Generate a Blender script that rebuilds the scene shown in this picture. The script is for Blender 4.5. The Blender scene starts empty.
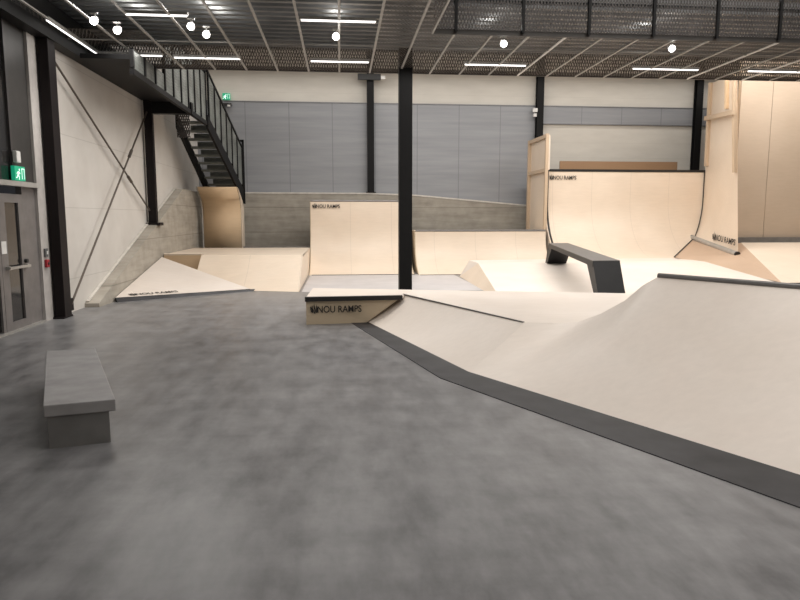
import bpy, bmesh, math, random
from mathutils import Vector, Matrix
random.seed(7)
C = bpy.context.scene.collection
PI = math.pi

# ------------------------------------------------------------------ materials
def nmat(name):
    m = bpy.data.materials.new(name); m.use_nodes = True
    nt = m.node_tree
    return m, nt, nt.nodes['Principled BSDF']

def N(nt, t, **k):
    n = nt.nodes.new(t)
    for a, b in k.items(): setattr(n, a, b)
    return n

def coords(nt, scale=(1, 1, 1), rot=(0, 0, 0)):
    g = N(nt, 'ShaderNodeNewGeometry'); mp = N(nt, 'ShaderNodeMapping')
    mp.inputs['Scale'].default_value = scale; mp.inputs['Rotation'].default_value = rot
    nt.links.new(g.outputs['Position'], mp.inputs['Vector'])
    return mp.outputs['Vector']

def noise(nt, vec, scale, detail=4, rough=.55):
    n = N(nt, 'ShaderNodeTexNoise'); n.inputs['Scale'].default_value = scale
    n.inputs['Detail'].default_value = detail; n.inputs['Roughness'].default_value = rough
    nt.links.new(vec, n.inputs['Vector']); return n.outputs['Fac']

def ramp(nt, fac, a, b, p0=.3, p1=.7):
    r = N(nt, 'ShaderNodeValToRGB'); e = r.color_ramp.elements
    e[0].position = p0; e[1].position = p1
    e[0].color = (*a, 1); e[1].color = (*b, 1)
    nt.links.new(fac, r.inputs['Fac']); return r.outputs['Color']

def mixc(nt, fac, a, b, mode='MIX'):
    m = N(nt, 'ShaderNodeMix', data_type='RGBA', blend_type=mode)
    if isinstance(fac, (int, float)): m.inputs[0].default_value = fac
    else: nt.links.new(fac, m.inputs[0])
    for s, v in ((6, a), (7, b)):
        if isinstance(v, tuple): m.inputs[s].default_value = (*v, 1)
        else: nt.links.new(v, m.inputs[s])
    return m.outputs[2]

def mth(nt, op, a, b=None):
    m = N(nt, 'ShaderNodeMath', operation=op)
    for i, v in enumerate((a, b)):
        if v is None: continue
        if isinstance(v, (int, float)): m.inputs[i].default_value = v
        else: nt.links.new(v, m.inputs[i])
    return m.outputs[0]

def axis(nt, k):
    g = N(nt, 'ShaderNodeNewGeometry'); s = N(nt, 'ShaderNodeSeparateXYZ')
    nt.links.new(g.outputs['Position'], s.inputs[0]); return s.outputs[k]

def line(nt, val, pitch, width, off=0):
    v = mth(nt, 'ADD', val, 100 * pitch - off)
    v = mth(nt, 'DIVIDE', v, pitch); v = mth(nt, 'FRACT', v)
    return mth(nt, 'LESS_THAN', v, width / pitch)

def plain(name, col, rough=.5, metal=0, spec=.5, var=.12, nscale=6):
    m, nt, b = nmat(name)
    v = coords(nt)
    f = noise(nt, v, nscale)
    lo = tuple(c * (1 - var) for c in col); hi = tuple(min(1, c * (1 + var)) for c in col)
    nt.links.new(ramp(nt, f, lo, hi), b.inputs['Base Color'])
    b.inputs['Roughness'].default_value = rough; b.inputs['Metallic'].default_value = metal
    b.inputs['Specular IOR Level'].default_value = spec
    return m

def plywood(name, col, seams=None, rough=.42, grain=(2, 9, 14)):
    m, nt, b = nmat(name)
    big = noise(nt, coords(nt), .7, 2)
    fine = noise(nt, coords(nt, grain), 1.6, 5, .6)
    blot = noise(nt, coords(nt), 2.3, 3)
    d = tuple(c * f for c, f in zip(col, (.86, .83, .79)))
    l = tuple(min(1, c * 1.06) for c in col)
    c = ramp(nt, big, d, l, .25, .75)
    c = mixc(nt, .35, c, ramp(nt, fine, tuple(x * .9 for x in col), l), 'MIX')
    c = mixc(nt, mth(nt, 'MULTIPLY', blot, .13), c, tuple(x * y for x, y in zip(col, (1.0, .78, .68))))
    if seams:
        for ax, pitch, off in seams:
            ln = line(nt, axis(nt, ax), pitch, .012, off)
            c = mixc(nt, mth(nt, 'MULTIPLY', ln, .22), c, tuple(x * .35 for x in col))
    nt.links.new(c, b.inputs['Base Color'])
    b.inputs['Roughness'].default_value = rough; b.inputs['Specular IOR Level'].default_value = .3
    return m

PLY = plywood('birch_plywood', (.79, .68, .56), [(0, 1.22, .3)])
PLYBANK = plywood('birch_plywood_bank', (.775, .71, .65), None, .4)
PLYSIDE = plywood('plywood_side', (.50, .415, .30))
PLYTAN = plywood('plywood_tan', (.74, .56, .37))
PLYSTUD = plywood('plywood_stud', (.60, .47, .34))
PLYSHADE = plywood('plywood_in_shade', (.33, .215, .13))  # shade on the rear guard panel put into a darker plywood colour
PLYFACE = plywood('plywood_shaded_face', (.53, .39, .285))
PLYWALL = plywood('plywood_wallboard', (.53, .43, .335), [(0, 1.22, 11.98)])

def concrete_floor():
    m, nt, b = nmat('polished_concrete')
    big = noise(nt, coords(nt, (1, .5, 1), (0, 0, -.25)), .5, 3, .5)
    streak = noise(nt, coords(nt, (2.4, .28, 1), (0, 0, .15)), 1.4, 5, .6)
    swirl = noise(nt, coords(nt, (.5, 2.2, 1), (0, 0, -.5)), 1.1, 5, .65)
    fine = noise(nt, coords(nt, (1.5, .7, 1), (0, 0, .3)), 3.4, 6, .62)
    c = ramp(nt, big, (.10, .099, .104), (.215, .211, .215), .36, .64)
    c = mixc(nt, .42, c, ramp(nt, streak, (.055, .054, .057), (.28, .275, .28), .34, .66))
    c = mixc(nt, .30, c, ramp(nt, swirl, (.055, .054, .057), (.31, .304, .307), .34, .68))
    c = mixc(nt, .34, c, ramp(nt, fine, (.04, .039, .041), (.33, .325, .33), .34, .68))
    nt.links.new(c, b.inputs['Base Color'])
    nt.links.new(mth(nt, 'ADD', mth(nt, 'MULTIPLY', fine, .2), .24), b.inputs['Roughness'])
    b.inputs['Specular IOR Level'].default_value = .5
    return m
FLOOR = concrete_floor()

def board_concrete():
    m, nt, b = nmat('board_marked_concrete')
    n1 = noise(nt, coords(nt, (.5, .5, 5)), 1.6, 5, .6)
    n2 = noise(nt, coords(nt), 3, 5)
    c = ramp(nt, n1, (.27, .243, .20), (.46, .42, .36))
    c = mixc(nt, .4, c, ramp(nt, n2, (.25, .225, .19), (.48, .44, .38)))
    c = mixc(nt, mth(nt, 'MULTIPLY', line(nt, axis(nt, 2), .8, .02, .3), .4), c, (.10, .09, .07))
    nt.links.new(c, b.inputs['Base Color']); b.inputs['Roughness'].default_value = .75
    return m
CONC = board_concrete()

def wall_panels():
    m, nt, b = nmat('white_precast_wall')
    n = noise(nt, coords(nt), 1.2, 3)
    c = ramp(nt, n, (.55, .515, .475), (.63, .60, .56))
    c = mixc(nt, mth(nt, 'MULTIPLY', line(nt, axis(nt, 2), 1.2, .014, .55), .35), c, (.3, .28, .25))
    nt.links.new(c, b.inputs['Base Color']); b.inputs['Roughness'].default_value = .7
    return m
WHITE = wall_panels()
def back_white():
    m, nt, b = nmat('white_upper_wall')
    c = ramp(nt, noise(nt, coords(nt, (1, 1, 4)), 1, 3), (.61, .58, .525), (.68, .65, .59))
    c = mixc(nt, mth(nt, 'MULTIPLY', line(nt, axis(nt, 2), .5, .012, .1), .15), c, (.3, .28, .25))
    nt.links.new(c, b.inputs['Base Color']); b.inputs['Roughness'].default_value = .6
    return m
UPWHITE = back_white()
def cladding():
    m, nt, b = nmat('grey_metal_cladding')
    c = ramp(nt, noise(nt, coords(nt, (.4, 1, 6)), 1.2, 3), (.27, .278, .295), (.325, .332, .35))
    c = mixc(nt, mth(nt, 'MULTIPLY', line(nt, axis(nt, 0), 1.4, .03, -3.03), .6), c, (.17, .175, .19))
    c = mixc(nt, mth(nt, 'MULTIPLY', line(nt, axis(nt, 2), .3, .012, 0), .18), c, (.2, .2, .22))
    nt.links.new(c, b.inputs['Base Color']); b.inputs['Roughness'].default_value = .45
    b.inputs['Metallic'].default_value = .1
    return m
CLAD = cladding()

STEEL = plain('black_painted_steel', (.007, .0067, .007), .55, 0, .2)
STEELBROWN = plain('dark_brown_painted_steel', (.009, .006, .0065), .55, 0, .2)
ROD = plain('brown_steel_rod', (.09, .07, .055), .45, .3)
GALV = plain('galvanised_steel', (.45, .44, .42), .4, .6)
RAILM = plain('light_galvanised_rail', (.42, .405, .38), .45, .2)
RAILLIT = plain('lit_galvanised_rail', (.85, .82, .78), .4, 0)  # lighter copy of the rail steel, lamplight put into the colour
DECKM = plain('corrugated_galvanised_deck', (.26, .265, .265), .32, .75, .5, .2, 2)
PLATE = plain('dark_grey_steel_plate', (.028, .027, .03), .5, 0, .35, .45, 3)
COPING = plain('dark_steel_coping', (.20, .19, .183), .4, .4)
BLACK = plain('black_edge', (.012, .011, .011), .45)
INK = plain('black_lettering_ink', (.012, .01, .009), .7)
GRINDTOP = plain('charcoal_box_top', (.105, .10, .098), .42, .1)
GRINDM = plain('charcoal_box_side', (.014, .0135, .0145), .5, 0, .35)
STAIRM = plain('grey_green_steel_stair', (.16, .17, .158), .55, .1)
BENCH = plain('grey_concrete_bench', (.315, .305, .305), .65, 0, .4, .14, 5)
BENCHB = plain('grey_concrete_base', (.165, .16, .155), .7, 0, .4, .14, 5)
FRAME = plain('grey_brown_door_frame', (.20, .185, .18), .45, .2)
FRAMEL = plain('light_jamb', (.47, .44, .42), .6)
DARKPANEL = plain('dark_facade_panel', (.045, .042, .04), .4, .1)
GLASS = plain('dark_night_glass', (.018, .017, .017), .08, 0, .6)
WHITEP = plain('white_plastic', (.75, .74, .72), .5)
RED = plain('red_plastic', (.35, .02, .03), .45)
BLACKP = plain('black_plastic', (.02, .02, .02), .5)
ROOFM = plain('roof_sheet', (.35, .34, .33), .6)
SEAL = plain('light_sill_flashing', (.62, .58, .53), .5)

def emis(name, col, s):
    m, nt, b = nmat(name)
    b.inputs['Base Color'].default_value = (*col, 1)
    b.inputs['Emission Color'].default_value = (*col, 1); b.inputs['Emission Strength'].default_value = s
    return m
LAMP = emis('lamp_lens', (1, .97, .92), 12)
EDGEGLOW = emis('panel_edge_glow', (1, .98, .95), 1.9)  # spotlight glare on ceiling panel edges, put in as emission
GREEN = emis('green_sign_face', (.01, .30, .16), .7)
SIGNW = emis('white_sign_mark', (.8, .95, .88), .8)

def mesh_metal(name, ax, cell, cover, col, metal=.3):
    m, nt, b = nmat(name)
    u = mth(nt, 'DIVIDE', axis(nt, ax[0]), cell[0]); v = mth(nt, 'DIVIDE', axis(nt, ax[1]), cell[1])
    wob = noise(nt, coords(nt), 9, 2)
    u = mth(nt, 'ADD', u, mth(nt, 'MULTIPLY', wob, .8))
    p = mth(nt, 'FRACT', mth(nt, 'ADD', mth(nt, 'ADD', u, v), 500.0))
    q = mth(nt, 'FRACT', mth(nt, 'ADD', mth(nt, 'SUBTRACT', u, v), 500.0))
    k = mth(nt, 'MAXIMUM', mth(nt, 'LESS_THAN', p, cover), mth(nt, 'LESS_THAN', q, cover))
    nt.links.new(k, b.inputs['Alpha'])
    f = noise(nt, coords(nt), 2.5, 3)
    nt.links.new(ramp(nt, f, tuple(c * .6 for c in col), tuple(c * 1.5 for c in col)), b.inputs['Base Color'])
    b.inputs['Roughness'].default_value = .5; b.inputs['Metallic'].default_value = metal
    return m
MESHC = mesh_metal('expanded_metal_ceiling', (0, 1), (.055, .13), .15, (.15, .13, .112))
MESHV = mesh_metal('expanded_metal_upright', (0, 2), (.05, .13), .33, (.062, .054, .05))
MESHS = mesh_metal('expanded_metal_side', (1, 2), (.05, .13), .8, (.15, .16, .15), .1)

# ------------------------------------------------------------------ mesh helpers
class MB:
    def __init__(s): s.v = []; s.f = []
    def add(s, vs, fs):
        o = len(s.v); s.v += [Vector(p) for p in vs]; s.f += [tuple(o + i for i in f) for f in fs]; return s
    def box(s, a, b, rz=0, piv=None):
        (x0, y0, z0), (x1, y1, z1) = a, b
        vs = [Vector(p) for p in ((x0,y0,z0),(x1,y0,z0),(x1,y1,z0),(x0,y1,z0),(x0,y0,z1),(x1,y0,z1),(x1,y1,z1),(x0,y1,z1))]
        if rz:
            M = Matrix.Rotation(rz, 3, 'Z'); p = Vector(piv or (0, 0, 0)); vs = [M @ (q - p) + p for q in vs]
        return s.add(vs, [(3,2,1,0),(4,5,6,7),(0,1,5,4),(1,2,6,5),(2,3,7,6),(3,0,4,7)])
    def hexa(s, bottom, top):
        n = len(bottom)
        fs = [tuple(reversed(range(n))), tuple(range(n, 2*n))] + [(i, (i+1) % n, n+(i+1) % n, n+i) for i in range(n)]
        return s.add(list(bottom) + list(top), fs)
    def poly(s, pts): return s.add(pts, [tuple(range(len(pts)))])
    def prism(s, pts, d):
        d = Vector(d); return s.hexa(pts, [Vector(p) + d for p in pts])
    def slab(s, pts, th):
        return s.hexa([Vector(p) - Vector((0, 0, th)) for p in pts], pts)
    def bar(s, a, b, w, h=None, up=(0, 0, 1)):
        h = h or w; a = Vector(a); b = Vector(b); d = (b - a).normalized(); up = Vector(up)
        if abs(d.dot(up)) > .98: up = Vector((0, 1, 0))
        x = d.cross(up).normalized(); y = x.cross(d)
        o = [x * (-w/2) + y * (-h/2), x * (w/2) + y * (-h/2), x * (w/2) + y * (h/2), x * (-w/2) + y * (h/2)]
        return s.hexa([a + q for q in o], [b + q for q in o])
    def tube(s, a, b, r, n=10, r2=None):
        r2 = r if r2 is None else r2
        a = Vector(a); b = Vector(b); d = (b - a).normalized(); up = Vector((0, 0, 1))
        if abs(d.dot(up)) > .98: up = Vector((0, 1, 0))
        x = d.cross(up).normalized(); y = x.cross(d)
        ring = [x * math.cos(2*PI*i/n) + y * math.sin(2*PI*i/n) for i in range(n)]
        return s.hexa([a + q * r for q in ring], [b + q * r2 for q in ring])
    def path(s, pts, r, n=8):
        for p, q in zip(pts, pts[1:]): s.tube(p, q, r, n)
        return s
    def grid(s, rows):
        o = len(s.v); m = len(rows[0])
        for r in rows: s.v += [Vector(p) for p in r]
        for i in range(len(rows) - 1):
            for j in range(m - 1):
                s.f.append((o+i*m+j, o+i*m+j+1, o+(i+1)*m+j+1, o+(i+1)*m+j))
        return s
    def build(s, name, mat, parent=None, smooth=False, bevel=0, solid=0):
        me = bpy.data.meshes.new(name)
        inv = Matrix.Identity(4)
        if parent is not None:
            inv = world(parent).inverted()
        me.from_pydata([inv @ p for p in s.v], [], s.f); me.update()
        bm = bmesh.new(); bm.from_mesh(me)
        bmesh.ops.recalc_face_normals(bm, faces=bm.faces); bm.to_mesh(me); bm.free()
        me.materials.append(mat)
        if smooth:
            for p in me.polygons: p.use_smooth = True
        o = bpy.data.objects.new(name, me); C.objects.link(o)
        if parent is not None: o.parent = parent
        if solid:
            m = o.modifiers.new('thick', 'SOLIDIFY'); m.thickness = solid; m.offset = 0
        if bevel:
            m = o.modifiers.new('bevel', 'BEVEL'); m.width = bevel; m.segments = 2; m.limit_method = 'ANGLE'
        return o

def world(o):
    m = o.matrix_basis.copy()
    return world(o.parent) @ m if o.parent else m

def thing(name, label, cat, loc=(0, 0, 0), group=None):
    o = bpy.data.objects.new(name, None); C.objects.link(o); o.location = loc
    o.empty_display_size = .2
    o['label'] = label; o['category'] = cat
    if group: o['group'] = group
    return o
def tag(o, label, cat, group=None):
    o['label'] = label; o['category'] = cat
    if group: o['group'] = group
    return o
def struct(o): o['kind'] = 'structure'; return o
def sempty(name, loc=(0, 0, 0)):
    o = bpy.data.objects.new(name, None); C.objects.link(o); o.location = loc; return struct(o)
def dup(root, loc, label=None):
    r = root.copy(); C.objects.link(r); r.location = loc
    if label: r['label'] = label
    for ch in list(root.children):
        c = ch.copy(); C.objects.link(c); c.parent = r
        for g in list(ch.children):
            d = g.copy(); C.objects.link(d); d.parent = c
    return r

def lettering(parent, origin, xdir, ydir, width, height, name='lettering'):
    """dark leaf-like emblem followed by the words, flat on the surface given by xdir, ydir"""
    cu = bpy.data.curves.new('t', 'FONT'); cu.body = 'NOU RAMPS'; cu.size = 1; cu.offset = .014
    to = bpy.data.objects.new('t', cu); C.objects.link(to)
    dg = bpy.context.evaluated_depsgraph_get()
    me = bpy.data.meshes.new_from_object(to.evaluated_get(dg))
    bpy.data.objects.remove(to)
    xs = [v.co.x for v in me.vertices]; ys = [v.co.y for v in me.vertices]
    x0, x1, y0, y1 = min(xs), max(xs), min(ys), max(ys)
    pts = [((v.co.x - x0) / (x1 - x0) * .87 + .13, (v.co.y - y0) / (y1 - y0) * .72) for v in me.vertices]
    fs = [tuple(p.vertices) for p in me.polygons]
    em = [[(.0, .12), (.045, .0), (.062, .25), (.035, .55), (.05, .85), (.015, .55)],
          [(.058, -.02), (.085, -.10), (.098, .25), (.08, .62), (.066, 1.05), (.056, .6), (.072, .25)],
          [(.10, -.02), (.128, .05), (.135, .45), (.118, .72), (.105, .92), (.102, .5)],
          [(-.012, .60), (-.004, .2), (.012, .5), (.015, .75)]]
    for e in em:
        o = len(pts); pts += e; fs.append(tuple(range(o, o + len(e))))
    xd = Vector(xdir).normalized(); yd = Vector(ydir).normalized(); og = Vector(origin)
    mb = MB(); mb.add([og + xd * (p[0] * width) + yd * (p[1] * height) for p in pts], fs)
    bpy.data.meshes.remove(me)
    return mb.build(name, INK, parent)

# ------------------------------------------------------------------ camera
psi, th = math.radians(5.2317), math.radians(7.2769)
F = Vector((math.sin(psi)*math.cos(th), math.cos(psi)*math.cos(th), -math.sin(th)))
R = Vector((math.cos(psi), -math.sin(psi), 0)); U = R.cross(F)
cam = bpy.data.cameras.new('camera'); co = bpy.data.objects.new('camera', cam); C.objects.link(co)
M = Matrix((R, U, -F)).transposed().to_4x4(); M.translation = (0, 0, 1.6); co.matrix_world = M
cam.sensor_width = 36; cam.lens = 650 / 800 * 36; cam.clip_end = 200
bpy.context.scene.camera = co

# ------------------------------------------------------------------ setting
XL, XR, YB, YF, ZR = -4.55, 17.0, 22.0, -7.0, 8.0
struct(MB().box((XL-.3, YF, -.2), (XR, YB+.2, 0)).build('floor', FLOOR))
struct(MB().box((-.84, 13.98, 0), (3.15, 18.0, .004)).build('floor_lit_patch', plain('pale_lit_floor', (.50, .48, .485), .4, 0, .4, .08, 2)))  # brightness of the lit rear floor put into the colour of a pale patch
struct(MB().box((XL-.3, YF, ZR), (XR, YB+.2, ZR+.2)).build('ceiling_2', ROOFM)).name = 'ceiling_2'
struct(MB().box((XR, YF, 0), (XR+.2, YB+.2, ZR)).build('wall_right', UPWHITE))
struct(MB().box((XL-.3, YF-.2, 0), (XR, YF, ZR)).build('wall_front', UPWHITE))

wb = sempty('wall_back', (0, YB, 0))
# board-marked concrete with a top edge that drops toward the right
cp = [(XL, 2.37), (.9, 2.36), (2.42, 2.31), (6.36, 1.97), (12.0, 1.45), (XR, 1.2)]
pts = [(XL, 21.7, 0), (XR, 21.7, 0)] + [(x, 21.7, z) for x, z in reversed(cp)]
MB().prism(pts, (0, .32, 0)).build('concrete_plinth', CONC, wb)
MB().grid([[(x, 21.69, z - .012) for x, z in cp], [(x, 21.69, z + .03) for x, z in cp], [(x, 21.98, z + .03) for x, z in cp]]).build('sill_flashing', SEAL, wb, solid=.01)
MB().box((XL, 22, 0), (XR, 22.2, ZR)).build('upper_wall', UPWHITE, wb)
MB().box((XL, 21.95, 1.9), (6.6, 22.0, 5.28)).build('metal_cladding', CLAD, wb)
MB().box((6.6, 21.95, 4.73), (XR, 22.0, 5.28)).build('metal_cladding', CLAD, wb)
q = MB(); q.box((XL, 21.93, 5.28), (XR, 22, 5.31)); q.box((6.6, 21.93, 4.70), (XR, 22, 4.73))
q.build('cladding_trim', plain('dark_trim', (.2, .2, .21), .4, .2), wb)

wl = sempty('wall_left', (XL, 10, 0))
MB().box((XL-.2, 10.37, 0), (XL, YB, ZR)).build('precast_wall', WHITE, wl)
MB().box((XL-.2, YF, 4.46), (XL, 10.35, ZR)).build('precast_wall', WHITE, wl)
MB().box((XL-.2, YF, 0), (XL, 5.0, 4.46)).build('precast_wall', WHITE, wl)
cx = XL + .26
pl = [(11.95, 0), (11.95, .07), (18.6, 2.36), (YB, 2.36), (YB, 0)]
MB().prism([(XL-.01, y, z) for y, z in pl], (cx - XL, 0, 0)).build('concrete_plinth', CONC, wl)
fl = [(12.0, .09), (18.6, 2.37), (YB-.3, 2.37)]
MB().grid([[(XL + .005, y, z + .012) for y, z in fl], [(XL + .06, y, z + .012) for y, z in fl]]).build('sill_flashing', SEAL, wl, solid=.02)
MB().box((XL-.2, 10.36, 0), (XL+.02, 10.60, 4.28)).build('light_jamb', FRAMEL, wl)

# glazed entrance, left
d1 = sempty('door_1', (XL, 9.2, 0))
q = MB()
for y0, y1 in ((9.24, 9.42), (9.80, 9.95)): q.box((XL-.08, y0, .02), (XL-.01, y1, 1.92))
q.box((XL-.08, 9.42, 1.80), (XL-.01, 9.80, 1.92)); q.box((XL-.08, 9.42, .02), (XL-.01, 9.80, .14))
q.build('door_leaf_frame', FRAME, d1)
MB().box((XL-.055, 9.42, .14), (XL-.035, 9.80, 1.80)).build('glass_pane', GLASS, d1)
q = MB(); q.bar((XL+.04, 9.32, .90), (XL+.04, 9.92, .90), .035); q.bar((XL-.02, 9.88, .9), (XL+.04, 9.88, .9), .05); q.bar((XL-.02, 9.35, .9), (XL+.04, 9.35, .9), .05)
q.build('push_bar', GALV, d1)
q = MB(); q.tube((XL-.015, 9.89, .97), (XL+.03, 9.89, .97), .03); q.build('door_lock', BLACKP, d1)
q = MB(); q.box((XL-.012, 9.25, 1.1), (XL-.004, 9.38, 1.27)); q.build('paper_notice', WHITEP, d1)
q = MB(); q.box((XL-.1, 9.95, 0), (XL-.02, 10.36, 2.03)); q.build('side_panel', FRAME, d1)
q = MB(); q.box((XL-.1, 5.0, 0), (XL+.03, 10.36, .03)); q.build('threshold', GALV, d1)
q = MB(); q.box((XL-.08, 5.0, 2.03), (XL+.06, 10.38, 2.10)); q.build('transom', RAILM, d1)
w1 = sempty('window_1', (XL, 8, 2.1))
MB().box((XL-.06, 5.0, 2.10), (XL-.04, 9.75, 4.46)).build('glass_pane', GLASS, w1)
q = MB()
q.box((XL-.08, 9.75, 2.1), (XL-.02, 10.36, 4.46)); q.build('dark_panel', DARKPANEL, w1)
q = MB()
for y in (5.0, 6.3, 7.6, 9.0, 9.72): q.box((XL-.07, y, 2.1), (XL-.01, y+.05, 4.46))
q.build('mullion', plain('dark_mullion', (.05, .045, .045), .4), w1)
w2 = sempty('window_2', (XL, 6.7, 0))
MB().box((XL-.06, 5.0, .05), (XL-.04, 9.2, 2.03)).build('glass_pane', GLASS, w2)
q = MB(); q.box((XL-.08, 5.0, .03), (XL-.01, 5.1, 2.03)); q.box((XL-.08, 6.7, .03), (XL-.01, 6.78, 2.03)); q.box((XL-.08, 9.16, .03), (XL-.01, 9.23, 2.03)); q.build('window_frame', FRAME, w2)

# mezzanine soffit: corrugated deck, rails and expanded-metal panels
cl = sempty('ceiling', (0, 6, 4.46))
def deck(x0, x1, y0, y1, zb=4.86):
    rows = []; y = y0; p = .24
    while y < y1 - 1e-6:
        for dy, dz in ((0, 0), (.09, 0), (.13, .09), (.20, .09)):
            if y + dy < y1: rows.append([(x0, y+dy, zb+dz), (x1, y+dy, zb+dz)])
        y += p
    rows.append([(x0, y1, zb), (x1, y1, zb)])
    return MB().grid(rows)
VX, VY, EY, CZ = 1.48, 10.5, 13.40, 4.46
deck(XL, VX, YF, EY).build('corrugated_deck', DECKM, cl)
deck(VX, XR, VY, EY).build('corrugated_deck', DECKM, cl)
q = MB(); q.box((XL, YF, 5.0), (VX, EY, 5.1)); q.box((VX, VY+.1, 5.0), (XR, EY, 5.1)); q.build('floor_slab', plain('slab', (.25, .25, .25), .8), cl)
q = MB().box((XL, EY-.05, CZ-.02), (XR, EY, CZ+.06)); q.build('edge_angle', plain('dark_edge_angle', (.07, .06, .055), .5, .3), cl)
q = MB().box((XL, EY-.04, CZ+.06), (XR, EY-.02, 5.0)); q.build('edge_fascia', MESHV, cl)
k = 0
for i in range(-7, 28):
    x = i * .6 + .02
    if x < XL + .1 or x > 15: continue
    y0 = 2.0 if x < VX else VY
    r_ = MB().box((x-.018, y0, CZ-.022), (x+.018, EY, CZ-.002)); r_.build('ceiling_rail', RAILLIT if i in (6, 12, 14) else RAILM, cl)
MB().box((VX-.03, 2, CZ-.03), (VX, VY, CZ+.03)).build('edge_rail', RAILM, cl)
MB().box((VX, VY-.03, CZ-.03), (XR, VY, CZ+.05)).build('edge_rail', plain('dark_void_edge', (.045, .04, .036), .5, .3), cl)
for x0, x1, y0, y1 in ((XL+.02, -4.18, 2, EY), (-4.18, -3.0, 10.8, EY), (-3.0, -1.8, 11.6, EY), (-1.8, -.6, 11.2, EY), (-.6, .6, 11.6, EY), (.6, VX, 2, EY), (VX, 15, VY, EY)):
    MB().poly([(x0, y0, CZ), (x1, y0, CZ), (x1, y1, CZ), (x0, y1, CZ)]).build('mesh_panel', MESHC, cl)
for y in (11.35,):
    MB().box((XL+.02, y, CZ-.02), (15, y+.025, CZ-.004)).build('cross_rail', plain('cross_rail', (.26, .25, .23), .5, .2), cl)

# transverse and side beams
b = MB(); b.box((-4.545, 2, 4.28), (-4.33, 16.0, 4.83)).build('steel_beam', STEEL)
b = bpy.data.objects['steel_beam']; tag(b, 'dark steel edge beam running along the top of the left wall to the landing', 'beam')

# bright panel edges under the mezzanine, lamplight on them put in as glow
def glow_edge(x0, x1, y, label, k):
    t = thing('glowing_panel_edge', label, 'lamp', ((x0+x1)/2, y, CZ), 'glowing panel edges under the mezzanine')
    MB().box((x0, y-.03, CZ-.012), (x1, y+.03, CZ+.03)).build('housing', RAILM, t)  # bar of the panel edge that carries the glow, no lamp housing
    MB().box((x0+.02, y-.02, CZ-.03), (x1-.02, y+.02, CZ-.012)).build('glow_strip', EDGEGLOW, t)
bl = [(-3.0, -2.12, 9.93, 'long thin glowing panel edge above the left pair of spotlights, near row'),
      (-4.2, -3.1, 12.35, 'long thin glowing panel edge above the landing posts, leftmost of the far row'),
      (-2.95, -1.75, 12.45, 'long thin glowing panel edge just above the top of the staircase, far row'),
      (-.55, .57, 9.98, 'long thin glowing panel edge behind the central spotlight, near row'),
      (-.52, .58, 12.5, 'long thin glowing panel edge above the column on the back wall, far row'),
      (2.35, 3.55, 12.5, 'long thin glowing panel edge right of the tall central column, far row'),
      (5.65, 7.0, 12.55, 'long thin glowing panel edge above the right rear column, far row'),
      (8.0, 9.4, 12.55, 'long thin glowing panel edge at the right edge of the picture above the plywood wall')]
for k, (a, c, y, l) in enumerate(bl): glow_edge(a, c, y, l, k)

t = thing('glowing_panel_edge', 'long thin glowing panel edge running away from the camera beside the left wall', 'lamp', (-4.21, 11.3, CZ), 'glowing panel edges under the mezzanine')  # lengthwise panel edge, its lamplight added as glow
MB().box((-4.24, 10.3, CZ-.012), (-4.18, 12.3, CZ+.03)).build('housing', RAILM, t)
MB().box((-4.225, 10.32, CZ-.03), (-4.195, 12.28, CZ-.012)).build('glow_strip', EDGEGLOW, t)
# spotlights
def spot(x, y, label, drop=.05):
    t = thing('spotlight', label, 'spotlight', (x, y, CZ), 'spotlights under the mezzanine')
    q = MB(); q.tube((x, y, CZ), (x, y, CZ-.10), .012); q.box((x-.05, y-.02, CZ-.02), (x+.05, y+.02, CZ)); q.build('bracket', GALV, t)
    q = MB(); q.tube((x, y+.07, CZ-.07), (x, y-.02, CZ-.12), .04, 12, .056); q.build('housing', WHITEP, t)
    q = MB(); q.tube((x, y-.02, CZ-.12), (x, y-.035, CZ-.13), .052, 14); q.build('lens', LAMP, t)
    L = bpy.data.lights.new('spot_light', 'SPOT'); L.energy = 50; L.spot_size = 2.4; L.spot_blend = .7; L.shadow_soft_size = .12; L.color = (1, .96, .9)
    lo = bpy.data.objects.new('spot_light', L); C.objects.link(lo); lo.location = (x, y-.05, CZ-.2)
    L2 = bpy.data.lights.new('uplight', 'POINT'); L2.energy = 5; L2.shadow_soft_size = .05; L2.color = (1, .97, .93)
    lo2 = bpy.data.objects.new('uplight', L2); C.objects.link(lo2); lo2.location = (x, y+.12, CZ+.14)
spot(-3.42, 9.95, 'small spotlight in the ceiling nearest the left wall, back one of two close together')
spot(-3.25, 10.4, 'small spotlight in the ceiling nearest the left wall, front one of two close together')
spot(-2.12, 10.1, 'small spotlight left of the staircase top, back one of two close together')
spot(-1.98, 10.5, 'small spotlight left of the staircase top, front one of two close together')
spot(-.03, 10.45, 'bright round spotlight left of the tall central column')
spot(2.63, 10.62, 'small spotlight just right of the tall central column under the mesh guard')
spot(5.45, 10.66, 'small spotlight far right under the mesh guard')

# mesh guard around the opening above
g = thing('mesh_guard', 'long dark expanded-metal guard hanging across the top right of the picture', 'railing', (5, VY, CZ))
for i in range(12):
    x = 1.83 + 1.065 * i
    MB().box((x-.022, VY-.09, CZ), (x+.022, VY-.04, 5.75)).build('post', STEEL, g)
    x0 = VX if i == 0 else x - 1.065 + .03
    MB().poly([(x0, VY-.06, CZ+.03), (x-.03, VY-.06, CZ+.03), (x-.03, VY-.06, 5.7), (x0, VY-.06, 5.7)]).build('mesh_panel', MESHV, g)
MB().box((VX, VY-.09, 5.7), (13.6, VY-.04, 5.76)).build('handrail', STEEL, g)

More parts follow.
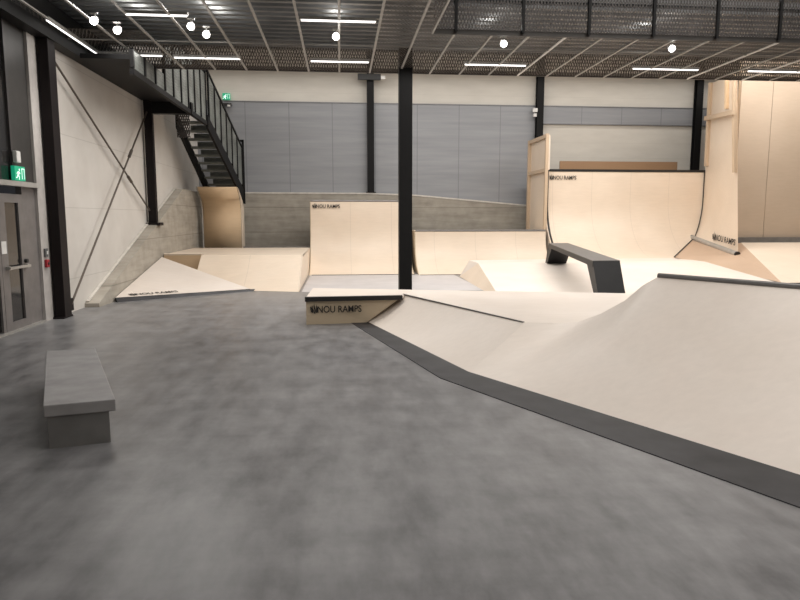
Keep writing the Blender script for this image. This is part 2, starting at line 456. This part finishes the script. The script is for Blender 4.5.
# ------------------------------------------------------------------ steel columns
def hcol(name, label, x, y, z0, z1, w, mat, plate=True, grp='steel columns'):
    t = thing(name, label, 'column', (x, y, z0), grp)
    q = MB(); h = w/2
    q.box((x-h, y-h, z0), (x+h, y-h+.03, z1)); q.box((x-h, y+h-.03, z0), (x+h, y+h, z1)); q.box((x-.02, y-h+.03, z0), (x+.02, y+h-.03, z1))
    q.build('shaft', mat, t)
    if plate: MB().box((x-h-.05, y-h-.05, z0), (x+h+.05, y+h+.05, z0+.03)).build('base_plate', mat, t)
    return t
# box-shaped central column
t = thing('steel_column', 'tall black square steel column in the middle of the hall', 'column', (1.31, 13.1, 0), 'steel columns')
MB().box((1.175, 12.95, 0), (1.43, 13.22, 4.84)).build('shaft', STEEL, t, bevel=.01)
MB().box((1.09, 12.87, 0), (1.53, 13.31, .03)).build('base_plate', STEEL, t)
t = thing('steel_column', 'nearest black steel column against the left wall beside the glass door', 'column', (-4.45, 10.78, 0), 'steel columns')
q = MB(); q.box((-4.53, 10.66, 0), (-4.365, 10.92, 4.28)); q.build('shaft', STEELBROWN, t, bevel=.006)
MB().box((-4.55, 10.60, 0), (-4.36, 10.95, .025)).build('base_plate', STEELBROWN, t)
t = thing('steel_column', 'second black steel column on the left wall standing on the sloping concrete plinth', 'column', (-4.42, 16.0, 1.4), 'steel columns')
MB().box((-4.50, 15.93, 1.47), (-4.315, 16.08, 4.28)).build('shaft', STEELBROWN, t, bevel=.006)
MB().box((-4.54, 15.85, 1.40), (-4.22, 16.16, 1.47)).build('base_plate', STEELBROWN, t)
for x, z, l in ((1.03, 2.39, 'black steel column on the back wall above the middle quarter pipe'),
                (6.68, 1.98, 'black steel column on the back wall behind the tall slatted guard'),
                (12.22, 1.48, 'black steel column on the back wall right of the largest quarter pipe')):
    hcol('steel_column', l, x, 21.83, z, 8.0, .22, STEEL)

# wall bracing
for a, c, l in (((-4.44, 11.0, 4.05), (-4.44, 15.85, 1.75), 'thin brown brace rod falling from the near column top to the far column foot'),
                ((-4.40, 11.0, .18), (-4.40, 15.85, 4.0), 'thin brown brace rod rising from the near column foot to the far column top')):
    t = thing('brace_rod', l, 'brace', a, 'crossed brace rods on the left wall')
    a, c = Vector(a), Vector(c)
    MB().tube(a, c, .018).build('rod', ROD, t)
    m_ = a.lerp(c, .72); d_ = (c - a).normalized()
    MB().tube(m_ - d_*.12, m_ + d_*.12, .032).build('turnbuckle', ROD, t)
    MB().box(a - Vector((.015, .12, .1)), a + Vector((.015, .06, .1))).build('gusset_plate', STEELBROWN, t)

# ------------------------------------------------------------------ landing and staircase
ld = thing('landing', 'dark steel landing with upright mesh guard along the left wall', 'landing', (-4, 15.5, 4.0))
MB().box((-4.3, 11.75, 4.24), (-3.50, 17.9, 4.32)).build('floor_plate', STEEL, ld)
MB().box((-4.3, 15.9, 3.98), (-3.40, 16.1, 4.24)).build('cross_beam', STEEL, ld)
MB().box((-3.50, 11.7, 3.98), (-3.42, 17.9, 4.08)).build('edge_beam', STEEL, ld)
ys = [11.75 + .68 * i for i in range(10)]
for a in ys: MB().box((-3.49, a-.035, 4.1), (-3.43, a+.035, 5.35 if a > 13.42 else 4.42)).build('post', STEEL, ld)
for a, c in zip(ys, ys[1:]):
    zt_ = 5.3 if a > 13.42 else 4.42
    MB().poly([(-3.455, a+.035, 4.08), (-3.455, c-.035, 4.08), (-3.455, c-.035, zt_), (-3.455, a+.035, zt_)]).build('mesh_panel', MESHS, ld)
MB().box((-3.50, 13.42, 5.33), (-3.42, 17.9, 5.39)).build('handrail', STEEL, ld)
MB().box((-3.78, 16.0, 3.45), (-3.48, 16.05, 3.98)).build('hanging_mesh', MESHV, ld)
st = thing('staircase', 'grey-green steel staircase with open risers descending to the back left corner', 'staircase', (-3.4, 19, 2.4))
def xr(y): return -3.41 + (y - 17.9) * .18
def xl(y): return xr(y) - .78 - (y - 17.9) * .08
n = 10
for i in range(n):
    f = i / (n - 1); yy = 17.95 + 2.45 * f; zz = 4.10 - 1.70 * f
    MB().box((xl(yy)+.04, yy-.02, zz-.05), (xr(yy)-.04, yy+.27, zz)).build('tread', STAIRM, st)
    if i: MB().box((xl(yy)+.16, yy+.24, zz+.0), (xr(yy)-.04, yy+.26, zz+.15)).build('riser', STAIRM, st)
for fx in (xl, xr):
    a, c = fx(17.8), fx(20.6)
    q = MB(); q.hexa([(a-.03, 17.8, 3.90), (a+.03, 17.8, 3.90), (c+.03, 20.6, 2.0), (c-.03, 20.6, 2.0)], [(a-.03, 17.8, 4.24), (a+.03, 17.8, 4.24), (c+.03, 20.6, 2.36), (c-.03, 20.6, 2.36)])
    q.build('stringer', STEEL, st)
for i in range(7):
    yy = 17.95 + .42 * i; zz = 4.12 - .66 * (yy - 17.95); x = xr(yy)
    MB().box((x-.025, yy-.025, zz), (x+.025, yy+.025, zz+1.25)).build('baluster', STEEL, st)
    if i < 6:
        y2 = yy + .42; z2 = 4.12 - .66 * (y2 - 17.95)
        MB().poly([(x, yy, zz+.1), (xr(y2), y2, z2+.1), (xr(y2), y2, z2+1.2), (x, yy, zz+1.2)]).build('mesh_panel', MESHS, st)
MB().bar((xr(17.9), 17.9, 5.40), (xr(20.5), 20.5, 3.69), .05).build('handrail', STEEL, st)
x = xr(20.5)
q = MB(); q.box((x, 20.48, 2.0), (x+.06, 20.54, 3.92)); q.box((x-.5, 20.48, 3.86), (x+.06, 20.54, 3.92)); q.build('end_frame', STEEL, st)

# plywood face under the stair
t = thing('plywood_enclosure', 'tan plywood panel under the staircase in the back left corner, leaning forward at the top', 'panel', (-3.5, 20, .6))
ppts = [(20.30, .5), (20.30, 1.6), (20.26, 1.9), (20.1, 2.15), (19.6, 2.46)]
MB().grid([[(-4.13, y, z), (-3.0, y, z)] for y, z in ppts]).build('face_panel', PLYTAN, t, smooth=True, solid=.03)
MB().prism([(-2.99, y, z) for y, z in ppts] + [(-2.99, 20.7, 2.0), (-2.99, 20.7, .5)], (.03, 0, 0)).build('side_panel', PLY, t)
MB().path([(-4.14, y-.03, z) for y, z in ppts], .025).build('edge_strip', GALV, t)

# ------------------------------------------------------------------ signs and fittings
def exit_sign(x, y, z, ax, label, w=.34, h=.2):
    t = thing('exit_sign', label, 'sign', (x, y, z))
    def P(u, v, d):
        return (x + u, y - d, z + v) if ax == 'x' else (x + d, y + u, z + v)
    def bx(q, u0, v0, u1, v1, d0, d1):
        a, c = P(u0, v0, d0), P(u1, v1, d1)
        q.box(tuple(min(i, j) for i, j in zip(a, c)), tuple(max(i, j) for i, j in zip(a, c))); return q
    bx(MB(), -w/2, 0, w/2, h, 0, .05).build('sign_face', GREEN, t)
    q = MB()
    u = -w*.22
    s_ = h / .2
    for pts in ([(-.012, .075), (.02, .13), (.045, .12), (.02, .06)], [(.0, .075), (-.03, .03), (-.065, .03), (-.06, .045), (-.035, .048), (-.015, .085)],
                [(.01, .075), (.045, .05), (.03, .01), (.015, .015), (.025, .045), (.0, .06)], [(.03, .125), (.07, .10), (.065, .09), (.03, .11)], [(.02, .125), (-.02, .12), (-.04, .09), (-.03, .085), (-.01, .105), (.015, .108)]):
        q.poly([P(u + a*s_, b_*s_, .053) for a, b_ in pts])
    cpts = [(u + .045*s_ + .016*s_*math.cos(i*PI/5), .152*s_ + .016*s_*math.sin(i*PI/5)) for i in range(10)]
    q.poly([P(a, b_, .053) for a, b_ in cpts])
    q.build('running_figure', SIGNW, t)
    q = MB(); bx(q, w*.16, h*.12, w*.19, h*.85, .05, .054); bx(q, w*.16, h*.82, w*.42, h*.86, .05, .054); bx(q, w*.39, h*.12, w*.42, h*.85, .05, .054); q.build('door_mark', SIGNW, t)
    return t
exit_sign(XL-.0, 9.80, 2.11, 'y', 'green running man exit sign on the transom above the glass door', .30, .20)
e = exit_sign(-3.58, 21.93, 5.33, 'x', 'green exit sign high on the back wall beside the staircase', .24, .20)
t = thing('emergency_lamp', 'small black lamp on the back wall below the green exit sign', 'lamp', (-3.55, 21.9, 5.1))
MB().box((-3.72, 21.78, 5.15), (-3.42, 21.95, 5.21)).build('housing', BLACKP, t); MB().tube((-3.5, 21.8, 5.15), (-3.5, 21.8, 5.10), .05).build('lens', WHITEP, t)
t = thing('emergency_lamp', 'small white box light on the transom end beside the door jamb', 'lamp', (XL, 9.83, 2.34))
MB().box((XL+.0, 9.72, 2.36), (XL+.06, 9.84, 2.52)).build('housing', WHITEP, t, bevel=.01)
t = thing('emergency_lamp', 'small white twin lamp on the left face of the column behind the slatted guard', 'lamp', (6.5, 21.8, 5.0))
MB().box((6.42, 21.68, 5.06), (6.57, 21.78, 5.18)).build('housing', WHITEP, t); MB().tube((6.48, 21.66, 5.0), (6.48, 21.66, 4.9), .06).build('lens', WHITEP, t)
t = thing('alarm_button', 'small red alarm call point on the light jamb beside the glass door', 'alarm', (XL, 10.3, .9))
MB().box((XL+.02, 10.43, .83), (XL+.06, 10.53, .95)).build('casing', RED, t, bevel=.008); MB().tube((XL+.06, 10.48, .89), (XL+.068, 10.48, .89), .022).build('button', BLACKP, t)
t = thing('wall_switch', 'small grey switch box above the red alarm call point', 'switch', (XL, 10.3, 1.05))
MB().box((XL+.02, 10.43, .99), (XL+.05, 10.53, 1.12)).build('casing', plain('grey_plastic', (.12, .12, .12), .5), t, bevel=.008); MB().box((XL+.05, 10.46, 1.03), (XL+.056, 10.50, 1.08)).build('rocker', WHITEP, t)
t = thing('junction_box', 'dark cable box at the top of the back wall column left of centre', 'box', (1.0, 21.7, 6.0))
MB().box((.62, 21.6, 5.98), (1.36, 21.72, 6.16)).build('casing', BLACKP, t); MB().box((1.36, 21.58, 6.0), (1.5, 21.72, 6.1)).build('cable_gland', WHITEP, t)

# ------------------------------------------------------------------ concrete bench
t = thing('concrete_bench', 'low grey concrete bench with overhanging slab on the open floor at left', 'bench', (-2.25, 5.65, 0))
fr, fl_, bl_, br = Vector((-1.605, 4.66, 0)), Vector((-2.045, 4.54, 0)), Vector((-2.84, 6.45, 0)), Vector((-2.43, 6.57, 0))
zz = .315
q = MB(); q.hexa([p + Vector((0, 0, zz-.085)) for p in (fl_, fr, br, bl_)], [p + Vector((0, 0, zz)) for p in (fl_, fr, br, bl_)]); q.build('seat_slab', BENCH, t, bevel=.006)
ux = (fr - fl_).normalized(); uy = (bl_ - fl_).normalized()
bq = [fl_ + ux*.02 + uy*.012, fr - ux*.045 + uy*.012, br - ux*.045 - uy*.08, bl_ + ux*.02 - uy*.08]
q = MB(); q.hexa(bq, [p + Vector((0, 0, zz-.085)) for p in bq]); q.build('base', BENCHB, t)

# ------------------------------------------------------------------ near platform ramp
def interp(a, b, f): return Vector(a).lerp(Vector(b), f)
HP = .41
B0, B1, B2 = (.385, 9.93, 0), (1.31, 6.52, 0), (3.6, 2.2, 0)
T0, T1 = (.985, 9.97, HP), (2.07, 7.15, HP)
pr_ = thing('platform_ramp', 'low plywood platform with a bank, black edge and lettering in the middle of the hall', 'skate ramp', (1.5, 9, 0))
def bank(b0, b1, t0, t1, nu, nv, sag=.03):
    rows = []
    for i in range(nu + 1):
        a, c = interp(b0, b1, i/nu), interp(t0, t1, i/nu); row = []
        for j in range(nv + 1):
            s_ = j / nv; p = a.lerp(c, s_); p.z -= sag * math.sin(PI * s_); p.z = max(p.z, .004); row.append(p)
        rows.append(row)
    return rows
MB().grid(bank(B0, B1, T0, T1, 10, 8, .035)).build('bank_surface', PLYBANK, pr_, smooth=True)
side = [(-.52, 9.70, 0), (B0[0], 9.76, 0)]
prof = [r for r in bank(B0, B1, T0, T1, 10, 8, .035)[0]]
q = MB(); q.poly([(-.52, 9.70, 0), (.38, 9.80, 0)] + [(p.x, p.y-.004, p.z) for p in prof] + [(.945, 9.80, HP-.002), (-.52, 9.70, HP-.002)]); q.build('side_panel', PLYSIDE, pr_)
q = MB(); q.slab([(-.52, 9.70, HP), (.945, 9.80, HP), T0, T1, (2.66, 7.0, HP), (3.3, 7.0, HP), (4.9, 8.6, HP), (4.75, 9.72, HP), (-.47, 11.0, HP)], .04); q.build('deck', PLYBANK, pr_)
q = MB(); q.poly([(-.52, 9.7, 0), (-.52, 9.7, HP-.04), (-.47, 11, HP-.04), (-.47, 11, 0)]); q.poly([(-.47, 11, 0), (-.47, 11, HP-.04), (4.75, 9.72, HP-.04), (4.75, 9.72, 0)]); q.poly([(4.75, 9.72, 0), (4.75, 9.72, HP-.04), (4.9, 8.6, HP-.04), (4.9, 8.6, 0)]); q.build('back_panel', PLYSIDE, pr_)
q = MB(); q.hexa([(-.535, 9.67, HP-.06), (.93, 9.76, HP-.06), (.93, 9.82, HP-.06), (-.535, 9.73, HP-.06)], [(-.535, 9.67, HP+.008), (.93, 9.76, HP+.008), (.93, 9.82, HP+.008), (-.535, 9.73, HP+.008)]); q.build('edge_trim', BLACK, pr_)
q = MB(); q.bar(Vector(T0) + Vector((-.02, 0, .002)), Vector(T1) + Vector((0, 0, .002)), .02, .014); q.build('seam_strip', COPING, pr_)
O0, O1, O2 = (.13, 9.88, 0), (.98, 6.28, 0), (3.25, 1.75, 0)
pz = Vector((0, 0, .006))
q = MB(); q.hexa([O0, O1, B1, B0], [Vector(p) + pz for p in (O0, O1, B1, B0)]); q.build('threshold_plate', PLATE, pr_)
sd = Vector((1.465, .10, 0)).normalized()
lettering(pr_, Vector((-.45, 9.705, .175)) + Vector((.0, -.012, 0)), sd, (0, 0, 1), .76, .145)

# near right bank
nr = thing('bank_ramp', 'large pale plywood bank ramp filling the right foreground with dark steel coping', 'skate ramp', (2.8, 5, 0))
tops = [(2.07, 7.15, .41), (2.35, 7.03, .415), (2.61, 6.93, .44), (2.80, 6.74, .56), (2.97, 6.53, .73), (3.08, 6.38, .90), (3.17, 6.25, 1.0), (3.84, 5.12, 1.0), (4.55, 3.95, 1.0), (5.3, 2.7, 1.0)]
dists = [0]
for a, c in zip(tops, tops[1:]): dists.append(dists[-1] + (Vector(a) - Vector(c)).length)
bp = [0, .02, .05, .10, .17, .24, .30, .56, .80, 1.0]
rows = []
NV = 12
for tp, f in zip(tops, bp):
    a = interp(B1, B2, f); c = Vector(tp); row = []
    for j in range(NV + 1):
        s_ = j / NV; p = a.lerp(c, s_); p.z = max(.004, p.z - .045 * math.sin(PI * s_) * (c.z / 1.0)); row.append(p)
    rows.append(row)
MB().grid(rows).build('riding_surface', PLYBANK, nr, smooth=True)
off = Vector((.80, .47, 0))
MB().grid([[Vector(p), Vector((p[0], p[1], 0)) + off * (p[2]*.9)] for p in tops]).build('back_panel', PLYBANK, nr)
MB().poly(rows[-1] + [Vector((tops[-1][0], tops[-1][1], 0)) + off * .9]).build('side_panel', PLYSIDE, nr)
cop = [Vector(p) + Vector((.02, .01, .012)) for p in tops[6:]]
MB().path(cop, .03, 10).build('coping', COPING, nr)
q = MB(); q.hexa([O1, O2, B2, B1], [Vector(p) + pz for p in (O1, O2, B2, B1)]); q.build('threshold_plate', PLATE, nr)

# ------------------------------------------------------------------ left corner wedge and box
wg = thing('corner_wedge_ramp', 'low triangular plywood wedge against the left wall with dark steel edge strip', 'skate ramp', (-3.4, 14, 0))
A_, Bp, Cp = (-4.28, 12.72, .075), (-1.97, 14.34, .045), (-4.28, 16.1, .645)
MB().poly([A_, Bp, Cp]).build('riding_surface', PLYBANK, wg)
q = MB(); q.poly([Bp, Cp, (-4.28, 16.1, 0), (-1.97, 14.34, 0)]); q.build('back_panel', PLYSIDE, wg)
dA = Vector((.574, -.819, 0)) * .13
q = MB(); a, c = Vector((-4.28, 12.72, 0)), Vector((-1.8, 14.44, 0)); q.hexa([a + dA, c + dA*.4, c, a], [a + dA*.2 + Vector((0, 0, .078)), c + dA*.1 + Vector((0, 0, .035)), c + Vector((0, 0, .035)), a + Vector((0, 0, .078))]); q.build('threshold_plate', PLATE, wg)
xd = Vector((2.31, 1.62, 0)).normalized(); nrm = (Vector(Bp) - Vector(A_)).cross(Vector(Cp) - Vector(A_)).normalized(); yd = nrm.cross(xd)
lettering(wg, Vector(A_) + xd*.30 + yd*.05 + nrm*.006, xd, yd, .95, .15)

fb = thing('box_bank_ramp', 'wide low plywood box with sloping front at left below the staircase panel', 'skate ramp', (-2.1, 16, 0))
x0, x1, zt = -3.3, -.895, .70
MB().grid([[(x0, 14.75, .004), (x1, 14.0, .004)], [(x0, 15.88, zt), (x1, 15.62, zt)]]).build('bank_surface', PLY, fb)
q = MB(); q.slab([(x0, 15.88, zt), (x1, 15.62, zt), (x1, 19.6, zt), (-4.28, 19.6, zt), (-4.28, 16.3, zt), (x0, 16.3, zt)], .03); q.build('deck', PLY, fb)
q = MB(); q.poly([(x1, 14.0, .0), (x1, 15.62, zt), (x1, 19.6, zt-.03), (x1, 19.6, 0)]); q.build('side_panel', PLY, fb)
q = MB(); q.poly([(x0, 14.75, 0), (x0, 15.88, zt-.01), (x0, 16.3, zt-.03), (x0, 16.3, 0)]); q.poly([(x0, 16.3, 0), (x0, 16.3, zt-.03), (-4.28, 16.3, zt-.03), (-4.28, 16.3, 0)]); q.build('side_panel', PLYTAN, fb)
MB().box((-2.85, 19.55, zt), (x1, 19.62, zt+.04)).build('coping', COPING, fb)
MB().grid([[(-4.28, 16.29, zt+.01), (x0, 16.29, zt+.01)], [(-4.28, 16.34, zt+.02), (x0, 16.34, zt+.02)]]).build('edge_trim', PLY, fb)

# ------------------------------------------------------------------ quarter pipes
def qprofile(yb, yt, z0, z1, n=18, vert=0):
    d, h = yt - yb, z1 - z0 - vert
    if d >= h: Rr = (h*h + d*d) / (2*h); a1 = math.asin(min(1, d / Rr))
    else: Rr = d; h = d; a1 = PI/2; vert = z1 - z0 - d
    p = [(yb + Rr*math.sin(a1*i/n), z0 + Rr*(1 - math.cos(a1*i/n))) for i in range(n+1)]
    if vert > .01: p.append((yt, z1))
    return p
def quarter(t, x0, x1, prof, deckto, mat=PLY, z0=0, cop=COPING, copw=.03, sides=(1, 1)):
    xs = [x0 + (x1 - x0) * i / 4 for i in range(5)]
    MB().grid([[(x, y, z) for x in xs] for y, z in prof]).build('riding_surface', mat, t, smooth=True)
    yt, zt = prof[-1]
    pp = prof + [(deckto, zt - .005), (deckto, z0)]
    for x, on, dx in ((x0, sides[0], -.02), (x1, sides[1], .02)):
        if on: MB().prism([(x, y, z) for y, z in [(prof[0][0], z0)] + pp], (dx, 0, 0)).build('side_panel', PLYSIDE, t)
    MB().box((x0, yt+.03, zt-.04), (x1, deckto, zt-.003)).build('deck', PLY, t)
    MB().tube((x0, yt+.015, zt), (x1, yt+.015, zt), copw).build('coping', cop, t)
q1 = thing('quarter_pipe', 'middle plywood quarter pipe with lettering beside the tall central column', 'skate ramp', (.6, 18.5, 0), 'quarter pipes along the back')
p1 = qprofile(18.05, 19.5, 0, 2.07)
quarter(q1, -.86, 2.06, p1, 20.8)
lettering(q1, (-.80, 19.47, 1.86), (1, 0, 0), (0, 0, 1), .80, .15)
MB().box((-.8, 18.02, .0), (2.06, 18.1, .012)).build('threshold_plate', PLATE, q1)
q2 = thing('quarter_pipe', 'low plywood quarter pipe right of the tall central column with concrete behind', 'skate ramp', (4, 18.5, 0), 'quarter pipes along the back')
p2 = qprofile(17.85, 19.0, 0, 1.2)
quarter(q2, 2.19, 6.1, p2, 20.4, sides=(1, 0))
MB().box((2.19, 17.8, .0), (6.1, 17.88, .012)).build('threshold_plate', PLATE, q2)

# wide low bank and deck in front of the largest quarter
ZD = .44
wb2 = thing('wide_bank_ramp', 'broad low plywood bank under the charcoal grind box with a hip at its left end', 'skate ramp', (6.5, 14, 0))
MB().grid([[(3.05, 12.0, .004), (9.7, 12.0, .004)], [(3.47, 16.2, ZD), (9.5, 16.2, ZD)]]).build('bank_surface', PLYBANK, wb2)
MB().poly([(3.05, 12.0, .004), (3.47, 16.2, ZD), (3.2, 17.3, .004)]).build('hip_surface', PLY, wb2)
q = MB(); q.poly([(3.47, 16.2, ZD), (9.5, 16.2, ZD), (9.6, 18.0, ZD), (6.2, 18.0, ZD), (6.1, 17.7, ZD), (3.47, 17.3, ZD)]); q.poly([(3.2, 17.3, .004), (3.47, 16.2, ZD), (3.47, 17.3, ZD)]); q.build('deck', PLYBANK, wb2)

# largest quarter pipe (its right end is mitred into the wallride)
vq = thing('vert_quarter_pipe', 'largest plywood quarter pipe with black coping, lettering and timber guard behind', 'skate ramp', (8.5, 19, ZD), 'quarter pipes along the back')
VX0 = 6.25
pv = qprofile(17.7, 19.4, ZD, 2.98)
mit = [(9.5 + (y - 17.7), y, z) for y, z in pv]
rows = []
for (xm, y, z) in mit:
    rows.append([(VX0 + (xm - VX0) * i / 5, y, z) for i in range(6)])
MB().grid(rows).build('riding_surface', PLY, vq, smooth=True)
MB().box((VX0-.03, 19.38, 2.96), (11.2, 19.46, 3.03)).build('coping', BLACK, vq)
MB().path([(VX0-.005, y-.015, z) for y, z in pv[4:]], .028).build('edge_strip', BLACK, vq)
sp = [(17.7, 0)] + pv + [(19.2, 3.0), (19.2, 4.0), (21.1, 4.03), (21.1, 0)]
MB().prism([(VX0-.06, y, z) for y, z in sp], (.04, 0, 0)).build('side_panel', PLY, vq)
for a in (19.25, 21.06): MB().box((VX0-.15, a-.05, 1.2), (VX0-.06, a+.05, 4.05)).build('guard_post', PLYSTUD, vq)
for z in (3.0, 4.0): MB().box((VX0-.13, 19.23, z-.06), (VX0-.065, 21.08, z+.045)).build('guard_rail', PLYSTUD, vq)
MB().box((VX0, 19.46, 2.90), (11.2, 21.3, 2.97)).build('deck', PLY, vq)
MB().box((7.25, 21.28, 2.97), (11.3, 21.33, 3.43)).build('guard_panel', PLYSHADE, vq)
lettering(vq, (VX0+.05, 19.37, 2.72), (1, 0, 0), (0, 0, 1), .82, .16)

# wallride on the right
wr = thing('wallride', 'tall curved plywood wallride with lettering, short steel pipe and timber frame on top', 'skate ramp', (10.6, 18, .6))
left = [Vector(p) for p in mit if p[2] >= .93] + [Vector((11.2, 19.4, z)) for z in (3.6, 4.2, 4.8, 5.6)]
rb, rt = Vector((10.65, 16.6, .61)), Vector((10.30, 16.6, 5.3))
ln = [0]
for a, c in zip(left, left[1:]): ln.append(ln[-1] + (c - a).length)
rows = []
for p, l_ in zip(left, ln):
    r2 = rb.lerp(rt, l_ / ln[-1]); rows.append([p.lerp(r2, j/6) for j in range(7)])
MB().grid(rows).build('riding_surface', PLY, wr, smooth=True)
nW = Vector((-1, -.2, 0)).normalized()
def wp(u, l_):
    """point on the wallride at u across and l_ (0..1) up its length"""
    tgt = l_ * ln[-1]; k = max(i for i in range(len(ln)) if ln[i] <= tgt + 1e-9); k = min(k, len(ln) - 2)
    f = (tgt - ln[k]) / (ln[k+1] - ln[k]); p = left[k].lerp(left[k+1], f); return p.lerp(rb.lerp(rt, l_), u)
MB().path([Vector(p) + Vector((-.03, -.03, .015)) for p in mit], .014, 6).build('edge_strip', BLACK, wr)
a, c = wp(-.04, .01) + nW*.06, wp(1.02, .0) + nW*.06
MB().tube(a, c, .075, 14).build('coping_pipe', GALV, wr)
MB().tube(a - (c-a).normalized()*.03, a + (c-a).normalized()*.02, .08, 14).build('pipe_cap', BLACK, wr)
MB().tube(c - (c-a).normalized()*.02, c + (c-a).normalized()*.03, .08, 14).build('pipe_cap', BLACK, wr)
px_ = (wp(.97, .05) - wp(.45, .05)); lo_ = wp(.45, .045) + nW*.05
lettering(wr, lo_, px_, wp(.6, .12) - wp(.6, .05), px_.length*1.0, .24)
for u, l0, l1 in ((.09, .50, 1.0), (.97, .46, 1.0)):
    MB().bar(wp(u, l0) + nW*.05, wp(u, l1) + nW*.05, .10, .10).build('frame_post', PLYSTUD, wr)
MB().bar(wp(.0, .79) + nW*.11, wp(1.0, .79) + nW*.11, .07, .12).build('frame_rail', PLYSTUD, wr)
MB().bar(wp(.72, .82) + nW*.05, wp(.72, 1.0) + nW*.05, .09, .09).build('frame_stud', PLYTAN, wr)

# pyramid bank under the wallride
pb = thing('pyramid_bank_ramp', 'plywood pyramid bank below the wallride at far right with a shaded left face', 'skate ramp', (10.5, 16, .3))
L1, L2, R1 = Vector((9.40, 17.6, .47)), Vector((9.66, 13.4, .165)), Vector((11.25, 17.45, .89))
P1, P2 = wp(-.02, 0), wp(1.0, 0)
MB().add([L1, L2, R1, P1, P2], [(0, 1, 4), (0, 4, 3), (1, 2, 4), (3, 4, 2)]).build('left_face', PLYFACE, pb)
MB().bar(L1 + Vector((-.02, -.03, .01)), P1 + Vector((-.02, -.03, .01)), .022).build('edge_strip', BLACK, pb)
MB().poly([L2, (15.5, 13.0, .165), (15.5, 17.45, .89), R1]).build('front_face', PLY, pb)
MB().poly([L2, (15.5, 13.0, .165), (15.5, 13.0, 0), (L2.x, L2.y, 0)]).build('base_strip', PLATE, pb)
MB().poly([(15.5, 13.0, 0), (15.5, 13.0, .165), (15.5, 17.4, .885), (15.5, 17.4, 0)]).build('side_panel', PLYSIDE, pb)
MB().box((11.15, 17.42, .87), (16.5, 17.55, 1.03)).build('coping', COPING, pb)

# plywood partition on the right
t = thing('plywood_partition', 'tall tan plywood partition wall at the right edge above the pyramid bank', 'partition', (14, 17.6, 0))
for i in range(4):
    xa = 11.05 + (0 if i == 0 else .93 + 1.22*(i-1)); xb = 11.98 + 1.22*i
    MB().box((xa+.006, 17.56, .9), (xb-.006, 17.62, 6.2)).build('plywood_sheet', PLYWALL, t)
MB().box((11.05, 17.62, 0), (16.9, 17.7, 6.2)).build('backing_frame', PLYSTUD, t)

# ------------------------------------------------------------------ charcoal grind box
gb = thing('grind_box', 'charcoal arch-shaped grind box with splayed ends on the broad bank', 'skate obstacle', (5, 13.7, .3))
n0, n1, f0, f1 = Vector((4.47, 11.2, .83)), Vector((4.97, 11.2, .83)), Vector((5.22, 16.0, .95)), Vector((5.72, 16.0, .95))
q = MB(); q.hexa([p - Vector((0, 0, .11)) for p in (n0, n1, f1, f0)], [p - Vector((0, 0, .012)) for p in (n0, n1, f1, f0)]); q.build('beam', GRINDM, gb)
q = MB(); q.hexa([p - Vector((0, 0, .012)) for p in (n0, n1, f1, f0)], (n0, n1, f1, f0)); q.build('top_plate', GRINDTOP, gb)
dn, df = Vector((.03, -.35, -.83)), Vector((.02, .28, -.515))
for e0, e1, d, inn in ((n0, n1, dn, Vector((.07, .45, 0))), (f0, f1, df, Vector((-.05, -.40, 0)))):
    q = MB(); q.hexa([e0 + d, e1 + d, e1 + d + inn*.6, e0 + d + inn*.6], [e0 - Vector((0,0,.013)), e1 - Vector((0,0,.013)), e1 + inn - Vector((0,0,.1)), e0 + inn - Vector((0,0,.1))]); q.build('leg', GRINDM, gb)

# ------------------------------------------------------------------ lights
def area(name, loc, sx, sy, e, rot=(0, 0, 0), col=(1, .965, .92)):
    L = bpy.data.lights.new(name, 'AREA'); L.shape = 'RECTANGLE'; L.size = sx; L.size_y = sy; L.energy = e; L.color = col
    o = bpy.data.objects.new(name, L); C.objects.link(o); o.location = loc; o.rotation_euler = rot; return o
area('hall_light', (6, 15.6, 6.5), 16, 2.6, 970)
area('wall_wash_light', (4, 20.9, 6.25), 19, .4, 120)
area('opening_light', (6.5, 4.5, 7.6), 8, 9, 760)
for x in (-3.4, -2.4, 0):
    area('soffit_light', (x, 11.2, 4.40), .9, 2.0, 24)
area('soffit_light', (-1.6, 5.0, 4.40), 4, 5, 48)
area('soffit_light', (4.5, 11.9, 4.40), 7, 1.5, 100)
area('front_light', (4, -3, 6.5), 10, 4, 190)

w = bpy.data.worlds.new('world'); bpy.context.scene.world = w; w.use_nodes = True
w.node_tree.nodes['Background'].inputs[0].default_value = (.05, .05, .055, 1); w.node_tree.nodes['Background'].inputs[1].default_value = .4
sc = bpy.context.scene
sc.view_settings.view_transform = 'Standard'; sc.view_settings.look = 'None'
sc.view_settings.exposure = 0; sc.view_settings.gamma = 1
